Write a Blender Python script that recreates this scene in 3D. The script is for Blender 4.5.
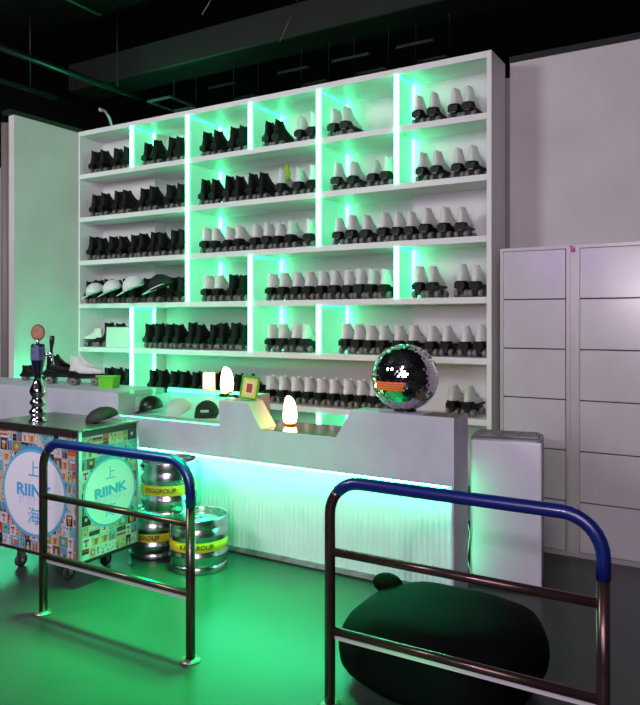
import bpy, math, random
from mathutils import Vector, Matrix
random.seed(7)
PI = math.pi
for o in list(bpy.data.objects): bpy.data.objects.remove(o)
S = bpy.context.scene
COL = S.collection

# ------------------------------------------------------------ camera
YAW = math.radians(31.0)
cd = bpy.data.cameras.new('camera'); cam = bpy.data.objects.new('camera', cd); COL.objects.link(cam)
cam.location = (0, 0, 1.5); cam.rotation_euler = (PI/2, 0, YAW)
cd.sensor_fit = 'HORIZONTAL'; cd.sensor_width = 36; cd.lens = 710/640*36
cd.shift_y = -32.5/640; cd.clip_start = .05
S.camera = cam

# ------------------------------------------------------------ world, lights, exposure
w = bpy.data.worlds.new('world'); S.world = w; w.use_nodes = True
w.node_tree.nodes['Background'].inputs[0].default_value = (.55, .45, .6, 1)
w.node_tree.nodes['Background'].inputs[1].default_value = .03
S.view_settings.view_transform = 'Standard'; S.view_settings.look = 'None'
S.view_settings.exposure = 0; S.view_settings.gamma = 1; S.view_settings.use_curve_mapping = False

def lamp(name, kind, loc, energy, color, target=None, **kw):
    l = bpy.data.lights.new(name, kind); l.energy = energy; l.color = color
    for k, v in kw.items(): setattr(l, k, v)
    o = bpy.data.objects.new(name, l); COL.objects.link(o); o.location = loc
    if target is not None:
        o.rotation_euler = (Vector(target)-Vector(loc)).to_track_quat('-Z', 'Y').to_euler()
    return o
# the low lamp beside the photographer, and the hall's lavender ceiling wash behind
lamp('key_lamp', 'POINT', (-.93, -.05, 1.84), 82, (1, .86, .97), shadow_soft_size=.05)
lamp('hall_wash', 'AREA', (.5, -2.6, 3.1), 168, (1, .90, .98), (-3.2, 4.6, 1.7), size=2.6)
# green stage light over the rink floor, then added fill lamps
lamp('green_floor_spot', 'SPOT', (-2.35, 3.0, 4.2), 7600, (.0, 1, .17), (-2.3, 2.62, 0), spot_size=math.radians(30), spot_blend=.7, shadow_soft_size=.35)
lamp('added_green_fill', 'SPOT', (-.75, 1.2, .55), 60, (.0, 1, .17), (-1.08, 2.45, .07), spot_size=math.radians(26), spot_blend=1, shadow_soft_size=.08)  # added low lamp for the green glow on the bean bag front
lamp('added_purple_lamp', 'AREA', (-2.6, -3.2, 2.8), 20, (.55, .2, 1), (-2.2, 2.4, .6), size=.5)  # added behind the camera for purple glints on rails and ball
lamp('left_fill', 'AREA', (-4.6, .2, 3.6), 125, (.92, 1, .96), (-5.0, 4.9, 1.8), size=1.2)  # added fill that brightens the left end of the shelving

# ------------------------------------------------------------ materials
def srgb(r, g, b):
    f = lambda c: c/12.92 if c <= .04045 else ((c+.055)/1.055)**2.4
    return (f(r/255), f(g/255), f(b/255), 1)
def mat(name, col, rough=.5, metal=0, noise=0, nscale=6, bump=0, bscale=40, spec=None, coat=0, emit=None, es=0, rvar=0):
    m = bpy.data.materials.new(name); m.use_nodes = True
    nt = m.node_tree; b = nt.nodes['Principled BSDF']
    c = srgb(*col)
    b.inputs['Base Color'].default_value = c
    b.inputs['Roughness'].default_value = rough; b.inputs['Metallic'].default_value = metal
    if spec is not None: b.inputs['Specular IOR Level'].default_value = spec
    if coat: b.inputs['Coat Weight'].default_value = coat; b.inputs['Coat Roughness'].default_value = .12
    tc = nt.nodes.new('ShaderNodeTexCoord')
    n = nt.nodes.new('ShaderNodeTexNoise'); n.inputs['Scale'].default_value = nscale; n.inputs['Detail'].default_value = 6
    nt.links.new(tc.outputs['Object'], n.inputs['Vector'])
    r = nt.nodes.new('ShaderNodeMix'); r.data_type = 'RGBA'
    k = 1-noise
    r.inputs[6].default_value = (c[0]*k, c[1]*k, c[2]*k, 1)
    r.inputs[7].default_value = tuple(min(1, v*(1+noise*.4)) for v in c[:3])+(1,)
    cr = nt.nodes.new('ShaderNodeMapRange'); cr.inputs[1].default_value = .3; cr.inputs[2].default_value = .7
    nt.links.new(n.outputs['Fac'], cr.inputs[0]); nt.links.new(cr.outputs[0], r.inputs[0])
    nt.links.new(r.outputs[2], b.inputs['Base Color'])
    if rvar:
        mr = nt.nodes.new('ShaderNodeMapRange'); mr.inputs[3].default_value = max(.02, rough-rvar); mr.inputs[4].default_value = rough+rvar
        nt.links.new(n.outputs['Fac'], mr.inputs[0]); nt.links.new(mr.outputs[0], b.inputs['Roughness'])
    if bump:
        n2 = nt.nodes.new('ShaderNodeTexNoise'); n2.inputs['Scale'].default_value = bscale; n2.inputs['Detail'].default_value = 4
        nt.links.new(tc.outputs['Object'], n2.inputs['Vector'])
        bp = nt.nodes.new('ShaderNodeBump'); bp.inputs['Strength'].default_value = bump; bp.inputs['Distance'].default_value = .01
        nt.links.new(n2.outputs['Fac'], bp.inputs['Height']); nt.links.new(bp.outputs[0], b.inputs['Normal'])
    if emit:
        b.inputs['Emission Color'].default_value = emit+(1,); b.inputs['Emission Strength'].default_value = es
    return m
def thin_glass(name, tint, refl=.05):
    m = bpy.data.materials.new(name); m.use_nodes = True; nt = m.node_tree
    for n in list(nt.nodes):
        if n.type == 'BSDF_PRINCIPLED': nt.nodes.remove(n)
    out = [n for n in nt.nodes if n.type == 'OUTPUT_MATERIAL'][0]
    t = nt.nodes.new('ShaderNodeBsdfTransparent'); t.inputs[0].default_value = tint
    g = nt.nodes.new('ShaderNodeBsdfGlossy'); g.inputs['Roughness'].default_value = .05
    mx = nt.nodes.new('ShaderNodeMixShader')
    mx.inputs[0].default_value = refl; nt.links.new(t.outputs[0], mx.inputs[1]); nt.links.new(g.outputs[0], mx.inputs[2])
    nt.links.new(mx.outputs[0], out.inputs[0]); return m

LEDC = (.055, 1.0, .33)
M = {}
M['wall'] = mat('painted_wall', (200, 190, 194), .75, noise=.10, nscale=2.2, bump=.15, bscale=60)
M['concrete'] = mat('floor_epoxy', (50, 53, 54), .36, noise=.2, nscale=1.6, bump=.03, bscale=30, rvar=.08, spec=.22)
M['black_paint'] = mat('black_paint', (4, 4, 4), .7, noise=.2)
M['black_steel'] = mat('black_steel', (26, 28, 28), .38, metal=.5, noise=.3, nscale=12)
M['grey_steel'] = mat('grey_duct', (70, 72, 74), .4, metal=.6, noise=.2)
M['column'] = mat('grey_brown_column', (120, 108, 106), .6, noise=.1)
M['shelf'] = mat('white_laminate', (222, 216, 220), .45, noise=.05, nscale=4)
M['shelf_back'] = mat('white_backboard', (214, 208, 212), .55, noise=.05, nscale=3)
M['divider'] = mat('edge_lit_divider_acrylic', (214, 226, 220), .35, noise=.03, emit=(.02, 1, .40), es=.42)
M['led'] = mat('green_led_strip', (200, 255, 225), .4, emit=LEDC, es=13.0)
M['led_dim'] = mat('green_led_edge', (120, 255, 190), .4, emit=(.04, 1, .38), es=3)
M['led_bar'] = mat('counter_and_added_led_strip', (200, 255, 225), .4, emit=(.04, 1, .42), es=72)
M['led_case'] = mat('case_led_strip', (200, 255, 225), .4, emit=(.05, 1, .40), es=7)
M['led_ledge'] = mat('ledge_led_strip', (120, 255, 190), .4, emit=(.04, 1, .40), es=120)
M['led_top_added'] = mat('added_top_led_strip', (120, 255, 160), .4, emit=(.02, 1, .2), es=9)
M['fascia'] = mat('counter_fascia', (188, 181, 198), .5, noise=.10, nscale=5, bump=.08, bscale=25)
M['fluted'] = mat('fluted_white_plastic', (218, 230, 232), .28, noise=.05, nscale=8)
M['worktop'] = mat('dark_glossy_worktop', (92, 74, 60), .12, noise=.25, nscale=8, coat=.6)
M['kick'] = mat('kick_strip', (150, 146, 150), .5, noise=.5, nscale=14)
M['dirt'] = mat('worn_brown_edge', (128, 108, 92), .7, noise=.4, nscale=20)
M['locker'] = mat('locker_metal', (202, 195, 201), .26, metal=.10, noise=.08, nscale=3.5, bump=.10, bscale=9)
M['locker_frame'] = mat('locker_frame_metal', (190, 182, 184), .35, metal=.25, noise=.08)
M['seam'] = mat('dark_seam', (60, 56, 56), .7)
M['white_leather'] = mat('white_leather', (214, 210, 212), .5, noise=.12, nscale=25, bump=.12, bscale=90)
M['black_leather'] = mat('black_leather', (10, 9, 10), .6, noise=.2, nscale=25, bump=.1, bscale=90, spec=.2)
M['skate_sole'] = mat('black_skate_sole', (9, 9, 9), .5, noise=.2, nscale=25, spec=.25)
M['skate_plate'] = mat('skate_plate_metal', (70, 68, 72), .35, metal=.7, noise=.2)
M['wheel'] = mat('skate_wheel', (122, 116, 114), .4, noise=.3, nscale=30)
M['lining'] = mat('skate_lining', (30, 28, 30), .9, noise=.2)
M['lace'] = mat('lace', (200, 196, 200), .8, noise=.1)
M['lime'] = mat('lime_cloth', (150, 178, 40), .8, noise=.2, nscale=40)
M['cap_white'] = mat('white_cap_cloth', (214, 214, 216), .85, noise=.06, bump=.1, bscale=200)
M['cap_black'] = mat('black_cap_cloth', (18, 18, 20), .75, noise=.15, bump=.1, bscale=200)
M['board'] = mat('pale_board', (196, 206, 200), .5, noise=.05)
M['green_box'] = mat('green_cardboard', (96, 196, 40), .6, noise=.08)
M['chrome'] = mat('chrome', (206, 206, 214), .10, metal=1, noise=.05)
M['tap_blue'] = mat('dark_tap_lacquer', (40, 44, 74), .15, metal=.6, noise=.2, coat=.5)
M['tap_label'] = mat('tap_label', (92, 100, 140), .3, noise=.5, nscale=70)
M['black_plastic'] = mat('black_plastic', (16, 16, 18), .3)
M['medal'] = mat('orange_medallion', (160, 88, 34), .35, noise=.6, nscale=60)
M['medal_rim'] = mat('brass_rim', (96, 64, 32), .4, metal=.5)
M['keg'] = mat('keg_steel', (190, 188, 192), .24, metal=1, noise=.25, nscale=9, bump=.08, bscale=14)
M['keg_band'] = mat('yellow_keg_band', (228, 182, 30), .45, noise=.12, nscale=20)
M['ink'] = mat('black_ink', (30, 24, 14), .6)
M['rail'] = mat('rail_bronze_steel', (84, 62, 62), .24, metal=.75, noise=.25, nscale=14)
M['rail_blue'] = mat('blue_rail_sleeve', (12, 24, 96), .32, noise=.12, nscale=20, coat=.3)
M['rail_strip'] = mat('pale_rail_strip', (190, 186, 190), .4, noise=.1)
M['flange'] = mat('flange_steel', (150, 140, 136), .35, metal=.8, noise=.2)
M['bean'] = mat('black_vinyl', (9, 9, 10), .7, noise=.15, nscale=5, bump=.2, bscale=7, spec=.03)
M['purifier'] = mat('purifier_white', (224, 214, 232), .3, noise=.02)
M['purifier_side'] = mat('purifier_grey', (128, 124, 132), .35, noise=.03)
M['grille'] = mat('purifier_grille', (70, 64, 72), .5, noise=.05)
M['mirror'] = mat('mirror_tile', (226, 226, 234), .04, metal=1)
M['mirror_gap'] = mat('mirror_ball_core', (40, 38, 44), .5)
M['orange_reflection'] = mat('painted_orange_reflection', (255, 128, 60), .5, metal=0)
M['lamp_white'] = mat('glowing_white_shade', (255, 250, 240), .4, emit=(1, .55, .17), es=20)
M['lamp_cream'] = mat('glowing_cream_shade', (255, 240, 190), .4, emit=(1, .83, .48), es=1.0)
M['glass'] = thin_glass('case_glass', (.80, 1, .90, 1))
M['glass_clear'] = thin_glass('case_glass_front', (.93, 1, .96, 1))
M['sign_green'] = mat('green_box_print', (60, 160, 60), .5, noise=.1)
M['sign_yellow'] = mat('yellow_print', (236, 214, 60), .5, noise=.1)
M['sign_red'] = mat('red_print', (196, 60, 44), .5, noise=.3, nscale=80)
M['sign_cream'] = mat('cream_print', (236, 220, 180), .5)
M['alu'] = mat('aluminium_trim', (190, 186, 190), .3, metal=.8, noise=.1)
M['cart_top'] = mat('hammered_steel_top', (150, 150, 150), .26, metal=.8, noise=.35, nscale=16, bump=.2, bscale=30)
M['cart_dark'] = mat('dark_cart_edge', (42, 34, 32), .4, noise=.3)
M['rubber'] = mat('caster_rubber', (50, 50, 52), .6)
M['logo_disc'] = mat('logo_disc_pale', (226, 214, 232), .45, noise=.03)
M['logo_ring'] = mat('logo_ring_blue', (84, 168, 216), .45, noise=.06)
M['logo_text'] = mat('logo_text_blue', (70, 158, 212), .45)
M['logo_shadow'] = mat('logo_shadow_tint', (206, 202, 230), .5)
M['pink'] = mat('pink_sticker', (226, 60, 190), .4, noise=.3, nscale=60)
M['mesh'] = mat('black_mesh_cloth', (34, 34, 36), .7, noise=.5, nscale=120)
PAL = {'p_white': (200, 190, 200), 'p_amber': (206, 92, 34), 'p_red': (188, 36, 40), 'p_navy': (22, 24, 44), 'p_blue': (84, 136, 184),
       'p_black': (30, 26, 30), 'p_cream': (190, 168, 142), 'p_brown': (120, 74, 48), 'p_teal': (104, 164, 176), 'p_grey': (140, 136, 142), 'p_pink': (216, 160, 170), 'p_green': (110, 140, 84)}
for k, v in PAL.items(): M[k] = mat(k.replace('p_', 'poster_'), v, .45, noise=.12, nscale=30)

# ------------------------------------------------------------ mesh builder
class MB:
    def __init__(s): s.v = []; s.f = []; s.sm = []; s.mi = []; s.mats = []; s.T = Matrix.Identity(4)
    def m(s, name):
        if name not in s.mats: s.mats.append(name)
        return s.mats.index(name)
    def add(s, vs, fs, mt, smooth=False):
        b = len(s.v); i = s.m(mt)
        s.v += [tuple(s.T @ Vector(p)) for p in vs]
        for f in fs: s.f.append([b+k for k in f]); s.sm.append(smooth); s.mi.append(i)
        return s
    def box(s, x0, x1, y0, y1, z0, z1, mt, bev=0):
        if bev <= 0:
            vs = [(x, y, z) for x in (x0, x1) for y in (y0, y1) for z in (z0, z1)]
            return s.add(vs, [(0, 1, 3, 2), (4, 6, 7, 5), (0, 4, 5, 1), (2, 3, 7, 6), (0, 2, 6, 4), (1, 5, 7, 3)], mt)
        vs = []; idx = {}
        for sx in (0, 1):
            for sy in (0, 1):
                for sz in (0, 1):
                    cx = x1 if sx else x0; cy = y1 if sy else y0; cz = z1 if sz else z0
                    ix = cx+(-bev if sx else bev); iy = cy+(-bev if sy else bev); iz = cz+(-bev if sz else bev)
                    for a, p in (('x', (cx, iy, iz)), ('y', (ix, cy, iz)), ('z', (ix, iy, cz))):
                        idx[(sx, sy, sz, a)] = len(vs); vs.append(p)
        g = lambda *k: idx[k]; fs = []
        for q in (0, 1):
            fs.append((g(q, 0, 0, 'x'), g(q, 1, 0, 'x'), g(q, 1, 1, 'x'), g(q, 0, 1, 'x')))
            fs.append((g(0, q, 0, 'y'), g(1, q, 0, 'y'), g(1, q, 1, 'y'), g(0, q, 1, 'y')))
            fs.append((g(0, 0, q, 'z'), g(1, 0, q, 'z'), g(1, 1, q, 'z'), g(0, 1, q, 'z')))
        for a in (0, 1):
            for b in (0, 1):
                fs.append((g(0, a, b, 'y'), g(1, a, b, 'y'), g(1, a, b, 'z'), g(0, a, b, 'z')))
                fs.append((g(a, 0, b, 'x'), g(a, 1, b, 'x'), g(a, 1, b, 'z'), g(a, 0, b, 'z')))
                fs.append((g(a, b, 0, 'x'), g(a, b, 1, 'x'), g(a, b, 1, 'y'), g(a, b, 0, 'y')))
                for c in (0, 1): fs.append((g(a, b, c, 'x'), g(a, b, c, 'y'), g(a, b, c, 'z')))
        return s.add(vs, fs, mt)
    def lathe(s, prof, mt, n=24, axis='z', c=(0, 0, 0), cap=True, smooth=True):
        vs = []; fs = []
        for r, h in prof:
            for k in range(n):
                a = 2*PI*k/n; p = (r*math.cos(a), r*math.sin(a), h)
                if axis == 'x': p = (p[2], p[0], p[1])
                elif axis == 'y': p = (p[1], p[2], p[0])
                vs.append((p[0]+c[0], p[1]+c[1], p[2]+c[2]))
        for j in range(len(prof)-1):
            for k in range(n):
                a, b = j*n+k, j*n+(k+1) % n
                fs.append((a, b, b+n, a+n))
        s.add(vs, fs, mt, smooth)
        if cap:
            L = (len(prof)-1)*n; base = len(s.v)-len(vs)
            i = s.m(mt)
            for ring in (list(range(n))[::-1], [L+k for k in range(n)]):
                s.f.append([base+k for k in ring]); s.sm.append(False); s.mi.append(i)
        return s
    def tube(s, pts, r, mt, n=12, cap=True):
        P = [Vector(p) for p in pts]; vs = []; fs = []
        R = r if isinstance(r, (list, tuple)) else [r]*len(P)
        t0 = (P[1]-P[0]).normalized(); up = Vector((0, 0, 1)) if abs(t0.z) < .9 else Vector((1, 0, 0))
        nrm = t0.cross(up).normalized()
        for i, p in enumerate(P):
            if i == 0: t = t0
            elif i == len(P)-1: t = (P[i]-P[i-1]).normalized()
            else: t = ((P[i]-P[i-1]).normalized()+(P[i+1]-P[i]).normalized()).normalized()
            nrm = (nrm-t*nrm.dot(t)).normalized(); bn = t.cross(nrm)
            for k in range(n):
                a = 2*PI*k/n; vs.append(tuple(p+nrm*(R[i]*math.cos(a))+bn*(R[i]*math.sin(a))))
        for j in range(len(P)-1):
            for k in range(n):
                a, b = j*n+k, j*n+(k+1) % n; fs.append((a, b, b+n, a+n))
        s.add(vs, fs, mt, True)
        if cap:
            base = len(s.v)-len(vs); i = s.m(mt); L = (len(P)-1)*n
            for ring in (list(range(n))[::-1], [L+k for k in range(n)]):
                s.f.append([base+k for k in ring]); s.sm.append(False); s.mi.append(i)
        return s
    def loft(s, rings, mt, cap=True, smooth=True):
        n = len(rings[0]); vs = [p for r in rings for p in r]; fs = []
        for j in range(len(rings)-1):
            for k in range(n):
                a, b = j*n+k, j*n+(k+1) % n; fs.append((a, b, b+n, a+n))
        s.add(vs, fs, mt, smooth)
        if cap:
            base = len(s.v)-len(vs); i = s.m(mt); L = (len(rings)-1)*n
            for ring in (list(range(n))[::-1], [L+k for k in range(n)]):
                s.f.append([base+k for k in ring]); s.sm.append(False); s.mi.append(i)
        return s
    def prism(s, pts, y0, y1, mt, plane='xz'):
        n = len(pts)
        if plane == 'xz': vs = [(a, y0, b) for a, b in pts]+[(a, y1, b) for a, b in pts]
        elif plane == 'yz': vs = [(y0, a, b) for a, b in pts]+[(y1, a, b) for a, b in pts]
        else: vs = [(a, b, y0) for a, b in pts]+[(a, b, y1) for a, b in pts]
        return s.add(vs, [tuple(range(n)), tuple(range(2*n-1, n-1, -1))]+[(i, (i+1) % n, n+(i+1) % n, n+i) for i in range(n)], mt)
    def ball(s, c, r, mt, n=20, m=12, sc=(1, 1, 1), z0=-1, z1=1):
        prof = []
        a0, a1 = math.asin(z0), math.asin(z1)
        for j in range(m+1):
            a = a0+(a1-a0)*j/m; prof.append((max(1e-4, r*math.cos(a)), r*math.sin(a)))
        T = s.T; s.T = T @ Matrix.Translation(c) @ Matrix.Diagonal((*sc, 1))
        s.lathe(prof, mt, n); s.T = T; return s
    def build(s, name, parent=None, fixn=True):
        me = bpy.data.meshes.new(name); me.from_pydata(s.v, [], s.f)
        for k in s.mats: me.materials.append(M[k])
        me.polygons.foreach_set('material_index', s.mi); me.polygons.foreach_set('use_smooth', s.sm)
        me.update()
        if fixn:
            import bmesh
            bm = bmesh.new(); bm.from_mesh(me); bmesh.ops.recalc_face_normals(bm, faces=bm.faces); bm.to_mesh(me); bm.free()
        o = bpy.data.objects.new(name, me); COL.objects.link(o)
        if parent: o.parent = parent
        return o
def struct(name, mb): o = mb.build(name); o['kind'] = 'structure'; return o
def tag(o, label, cat, group=None):
    o['label'] = label; o['category'] = cat
    if group: o['group'] = group
    return o
def thing(name, label, cat, loc=(0, 0, 0), rz=0, group=None, rot=None):
    o = bpy.data.objects.new(name, None); COL.objects.link(o); o.location = loc; o.rotation_euler = rot or (0, 0, rz)
    o.empty_display_size = .1
    return tag(o, label, cat, group)
def copy_tree(o, parent=None):
    c = o.copy(); COL.objects.link(c)
    if parent: c.parent = parent
    for ch in list(o.children): copy_tree(ch, c)
    return c
def text(name, s, size, mt, Mx, parent, ext=.0008, shear=0, sx=1, bold=0):
    cu = bpy.data.curves.new(name, 'FONT'); cu.body = s; cu.size = size; cu.extrude = ext; cu.offset = bold
    cu.align_x = 'CENTER'; cu.align_y = 'CENTER'; cu.shear = shear
    t = bpy.data.objects.new(name+'_curve', cu); COL.objects.link(t)
    dg = bpy.context.evaluated_depsgraph_get(); me = bpy.data.meshes.new_from_object(t.evaluated_get(dg))
    bpy.data.objects.remove(t); me.name = name
    me.transform(Mx @ Matrix.Diagonal((sx, 1, 1, 1))); me.materials.clear(); me.materials.append(M[mt])
    o = bpy.data.objects.new(name, me); COL.objects.link(o); o.parent = parent; return o
def xat(px, D):                        # x position on the shelving line for a sight through column px
    u = (px-320)/710; c, s_ = math.cos(YAW), math.sin(YAW)
    return D*(u*c-s_)/(u*s_+c)
ORD = ['first', 'second', 'third', 'fourth', 'fifth', 'sixth', 'seventh', 'eighth', 'ninth', 'tenth', 'eleventh', 'twelfth', 'thirteenth', 'fourteenth',
       'fifteenth', 'sixteenth', 'seventeenth', 'eighteenth', 'nineteenth', 'twentieth', 'twenty-first', 'twenty-second', 'twenty-third', 'twenty-fourth']

# ------------------------------------------------------------ the room
struct('floor', MB().box(-9, 4, -4, 10, -.05, 0, 'concrete'))
struct('ceiling', MB().box(-9, 4, -4, 10, 4.9, 4.95, 'black_paint'))
struct('wall_back', MB().box(-1.47, 4, 5.12, 5.30, 0, 3.36, 'wall').box(-8.95, -1.47, 5.25, 5.30, 0, 3.30, 'wall'))
struct('wall_left', MB().box(-5.70, -5.625, 4.04, 5.25, 0, 3.34, 'wall'))
struct('wall_far_left', MB().box(-9.1, -9, -4, 10, 0, 4.95, 'black_paint'))
struct('wall_hall', MB().box(-9, 4, 9.9, 10, 0, 4.9, 'black_paint'))
struct('wall_front', MB().box(-9, 4, -4.1, -4, 0, 4.9, 'black_paint'))
struct('wall_right', MB().box(3.9, 4, -4, 10, 0, 4.9, 'black_paint'))
struct('trim_1', MB().tube([(-5.82, 4.1, 0), (-5.82, 4.1, 3.3)], .045, 'column', 16))
struct('trim_2', MB().box(-1.47, 4, 5.10, 5.32, 3.36, 3.40, 'black_paint').box(-5.74, -5.62, 4.0, 5.25, 3.34, 3.38, 'black_paint'))

# overhead steel, frames, ducts and cables
def overhead(name, label, cat, mb, group=None): return tag(mb.build(name), label, cat, group)
where = ['above the left end of the shelving', 'above the second shelving bay', 'above the third shelving bay', 'above the fourth shelving bay', 'above the fifth shelving bay']
for i, x in enumerate((-5.17, -4.38, -3.58, -3.02, -2.42)):
    x1 = x+(.3 if i != 3 else .34); y0, y1 = 5.24, 5.62; z = 3.7; r = .011
    f = MB()
    fm = 'grey_steel' if i == 0 else 'black_steel'  # paler steel on the first frame makes it look more brightly lit
    f.box(x-r, x+r, y0, y1, z-r, z+r, fm).box(x1-r, x1+r, y0, y1, z-r, z+r, fm)
    f.box(x, x1, y0-r, y0+r, z-r, z+r, fm).box(x, x1, y1-r, y1+r, z-r, z+r, fm)
    for hx in (x, x1): f.tube([(hx, y1, z), (hx, y1, 4.9)], .003, 'black_steel', 6)
    overhead('ceiling_frame', 'black steel rectangular frame hung '+where[i], 'ceiling frame', f, 'hanging steel frames over the shelving')
for x, y0, y1, z, r, l in ((-5.35, 2.2, 5.3, 3.78, .03, 'long dark steel pipe running back to the leftmost hanging frame'),
                           (-5.75, 2.2, 4.6, 3.66, .028, 'dark steel pipe above the left wall, lower of the two on the left'),
                           (-4.7, .8, 4.2, 4.1, .022, 'thin dark ceiling pipe at the top left of the photo')):
    overhead('ceiling_pipe', l, 'ceiling pipe', MB().tube([(x, y0, z), (x, y1, z)], r, 'black_steel', 10).tube([(x, y0+.4, z), (x, y0+.4, 4.9)], .006, 'black_steel', 6).tube([(x, y1-.3, z), (x, y1-.3, 4.9)], .006, 'black_steel', 6))
overhead('ceiling_duct', 'long black duct under the ceiling above the right wall', 'duct',
         MB().box(-6.5, 3.5, 5.35, 5.75, 4.05, 4.35, 'black_paint', .01))
overhead('ceiling_beam', 'black ceiling beam crossing left to right above the shelving', 'beam', MB().box(-8.9, 3.8, 3.7, 3.82, 4.3, 4.55, 'black_paint', .005).box(-8.9, 3.8, 3.66, 3.86, 4.28, 4.3, 'black_steel'))
overhead('duct_bracket', 'grey metal bracket on the black duct above the right wall', 'bracket', MB().box(-1.45, -1.38, 5.28, 5.35, 4.0, 4.4, 'grey_steel', .004))
for (a, b, l) in (((-3.75, 4.4, 3.95), (-3.55, 4.9, 4.9), 'slanting steel cable over the second shelving bay'),
                  ((-2.9, 4.3, 3.9), (-2.62, 4.8, 4.9), 'longest slanting steel cable, above the middle of the shelving'),
                  ((-3.2, 4.7, 3.72), (-3.05, 4.9, 4.3), 'short slanting steel cable just above the shelving top')):
    overhead('hanging_cable', l, 'cable', MB().tube([a, b], .0045, 'grey_steel', 6), 'slanting steel cables under the ceiling')
overhead('curved_cable', 'white curved conduit sticking up behind the left end of the shelving', 'conduit',
         MB().tube([(-5.37, 4.95, 3.34), (-5.375, 4.95, 3.42), (-5.41, 4.95, 3.50), (-5.46, 4.95, 3.57), (-5.52, 4.95, 3.60)], .013, 'kick', 8).ball((-5.535, 4.95, 3.60), .022, 'kick', 10, 6))

# ------------------------------------------------------------ shelving unit
XL, XR, YF, YB, YD = -5.60, -1.525, 4.75, 5.07, 5.23   # the four middle bays are deeper
PITCH = .421; SZ = [2.922-PITCH*i for i in range(7)]          # shelf tops
COLX = [XL, -4.895, -4.215, -3.53, -2.867, -2.20, XR]
sh = thing('shelving_unit', 'tall white wall shelving full of roller skates, with glowing green dividers', 'shelving unit', ((XL+XR)/2, YF, 0))
ox, oy = sh.location.x, sh.location.y
def shp(name, mb, parent=None):
    mb2 = mb; mb2.v = [(a-ox, b-oy, c) for a, b, c in mb.v]
    return mb2.build(name, parent or sh)
shp('side_panel', MB().box(XL-.02, XL, YF, YB, 0, 3.343, 'shelf', .002))
shp('side_panel', MB().box(XR, XR+.035, YF, YB, 0, 3.343, 'shelf', .002))
C1, C5 = COLX[1], COLX[5]
shp('back_panel', MB().box(XL, C1, YB-.02, YB, .02, 3.30, 'shelf_back').box(C5, XR, YB-.02, YB, .02, 3.30, 'shelf_back').box(C1, C5, YD-.02, YD, .02, 3.30, 'shelf_back')
    .box(C1-.02, C1, YB, YD, .02, 3.30, 'shelf_back').box(C5, C5+.02, YB, YD, .02, 3.30, 'shelf_back'))
shp('top_board', MB().box(XL, XR, YF, YB-.02, 3.298, 3.343, 'shelf', .002).box(C1, C5, YB-.021, YD-.02, 3.299, 3.3428, 'shelf'))
for z in SZ: shp('shelf', MB().box(XL, XR, YF, YB-.02, z-.045, z, 'shelf', .002).box(C1, C5, YB-.021, YD-.02, z-.0448, z-.0002, 'shelf'))
def divider(col, r0, r1):              # rows r0..r1, 0 at the top
    x = COLX[col]; YB = YD if col in (2, 3, 4) else 5.07
    for r in range(r0, r1+1):
        zt = 3.298 if r == 0 else SZ[r-1]-.045; zb = SZ[r]
        d = shp('divider', MB().box(x-.012, x+.012, YF+.012, YB-.02, zb, zt, 'divider'))
        top = zt if r == r0 else SZ[r-1]
        shp('led_strip', MB().box(x-.018, x+.018, YF-.006, YF+.012, zb, zt, 'led')
            , d)
        shp('led_strip', MB().box(x+.012, x+.024, YB-.06, YB-.032, zb+.002, zt-.002, 'led'), d)
        if r == r0: shp('edge_light', MB().box(x+.012, x+.018, YF+.012, YB-.06, zt-.016, zt-.002, 'led_dim'), d)
    for r in range(r0, r1): shp('led_strip', MB().box(x-.018, x+.018, YF-.006, YF-.0005, SZ[r]-.045, SZ[r], 'led'))
divider(1, 0, 0); divider(2, 0, 3); divider(3, 0, 0); divider(4, 0, 2); divider(5, 0, 1)
divider(5, 3, 3); divider(3, 3, 4); divider(4, 4, 4); divider(1, 4, 5); divider(4, 6, 6)
shp('led_strip', MB().box(-4.85, -2.25, 5.16, 5.19, 3.343, 3.355, 'led_top_added').box(-5.35, -4.75, 4.98, 5.05, 3.343, 3.358, 'led_bar'))  # unseen strips added on the shelf top to light the hanging frames

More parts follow.
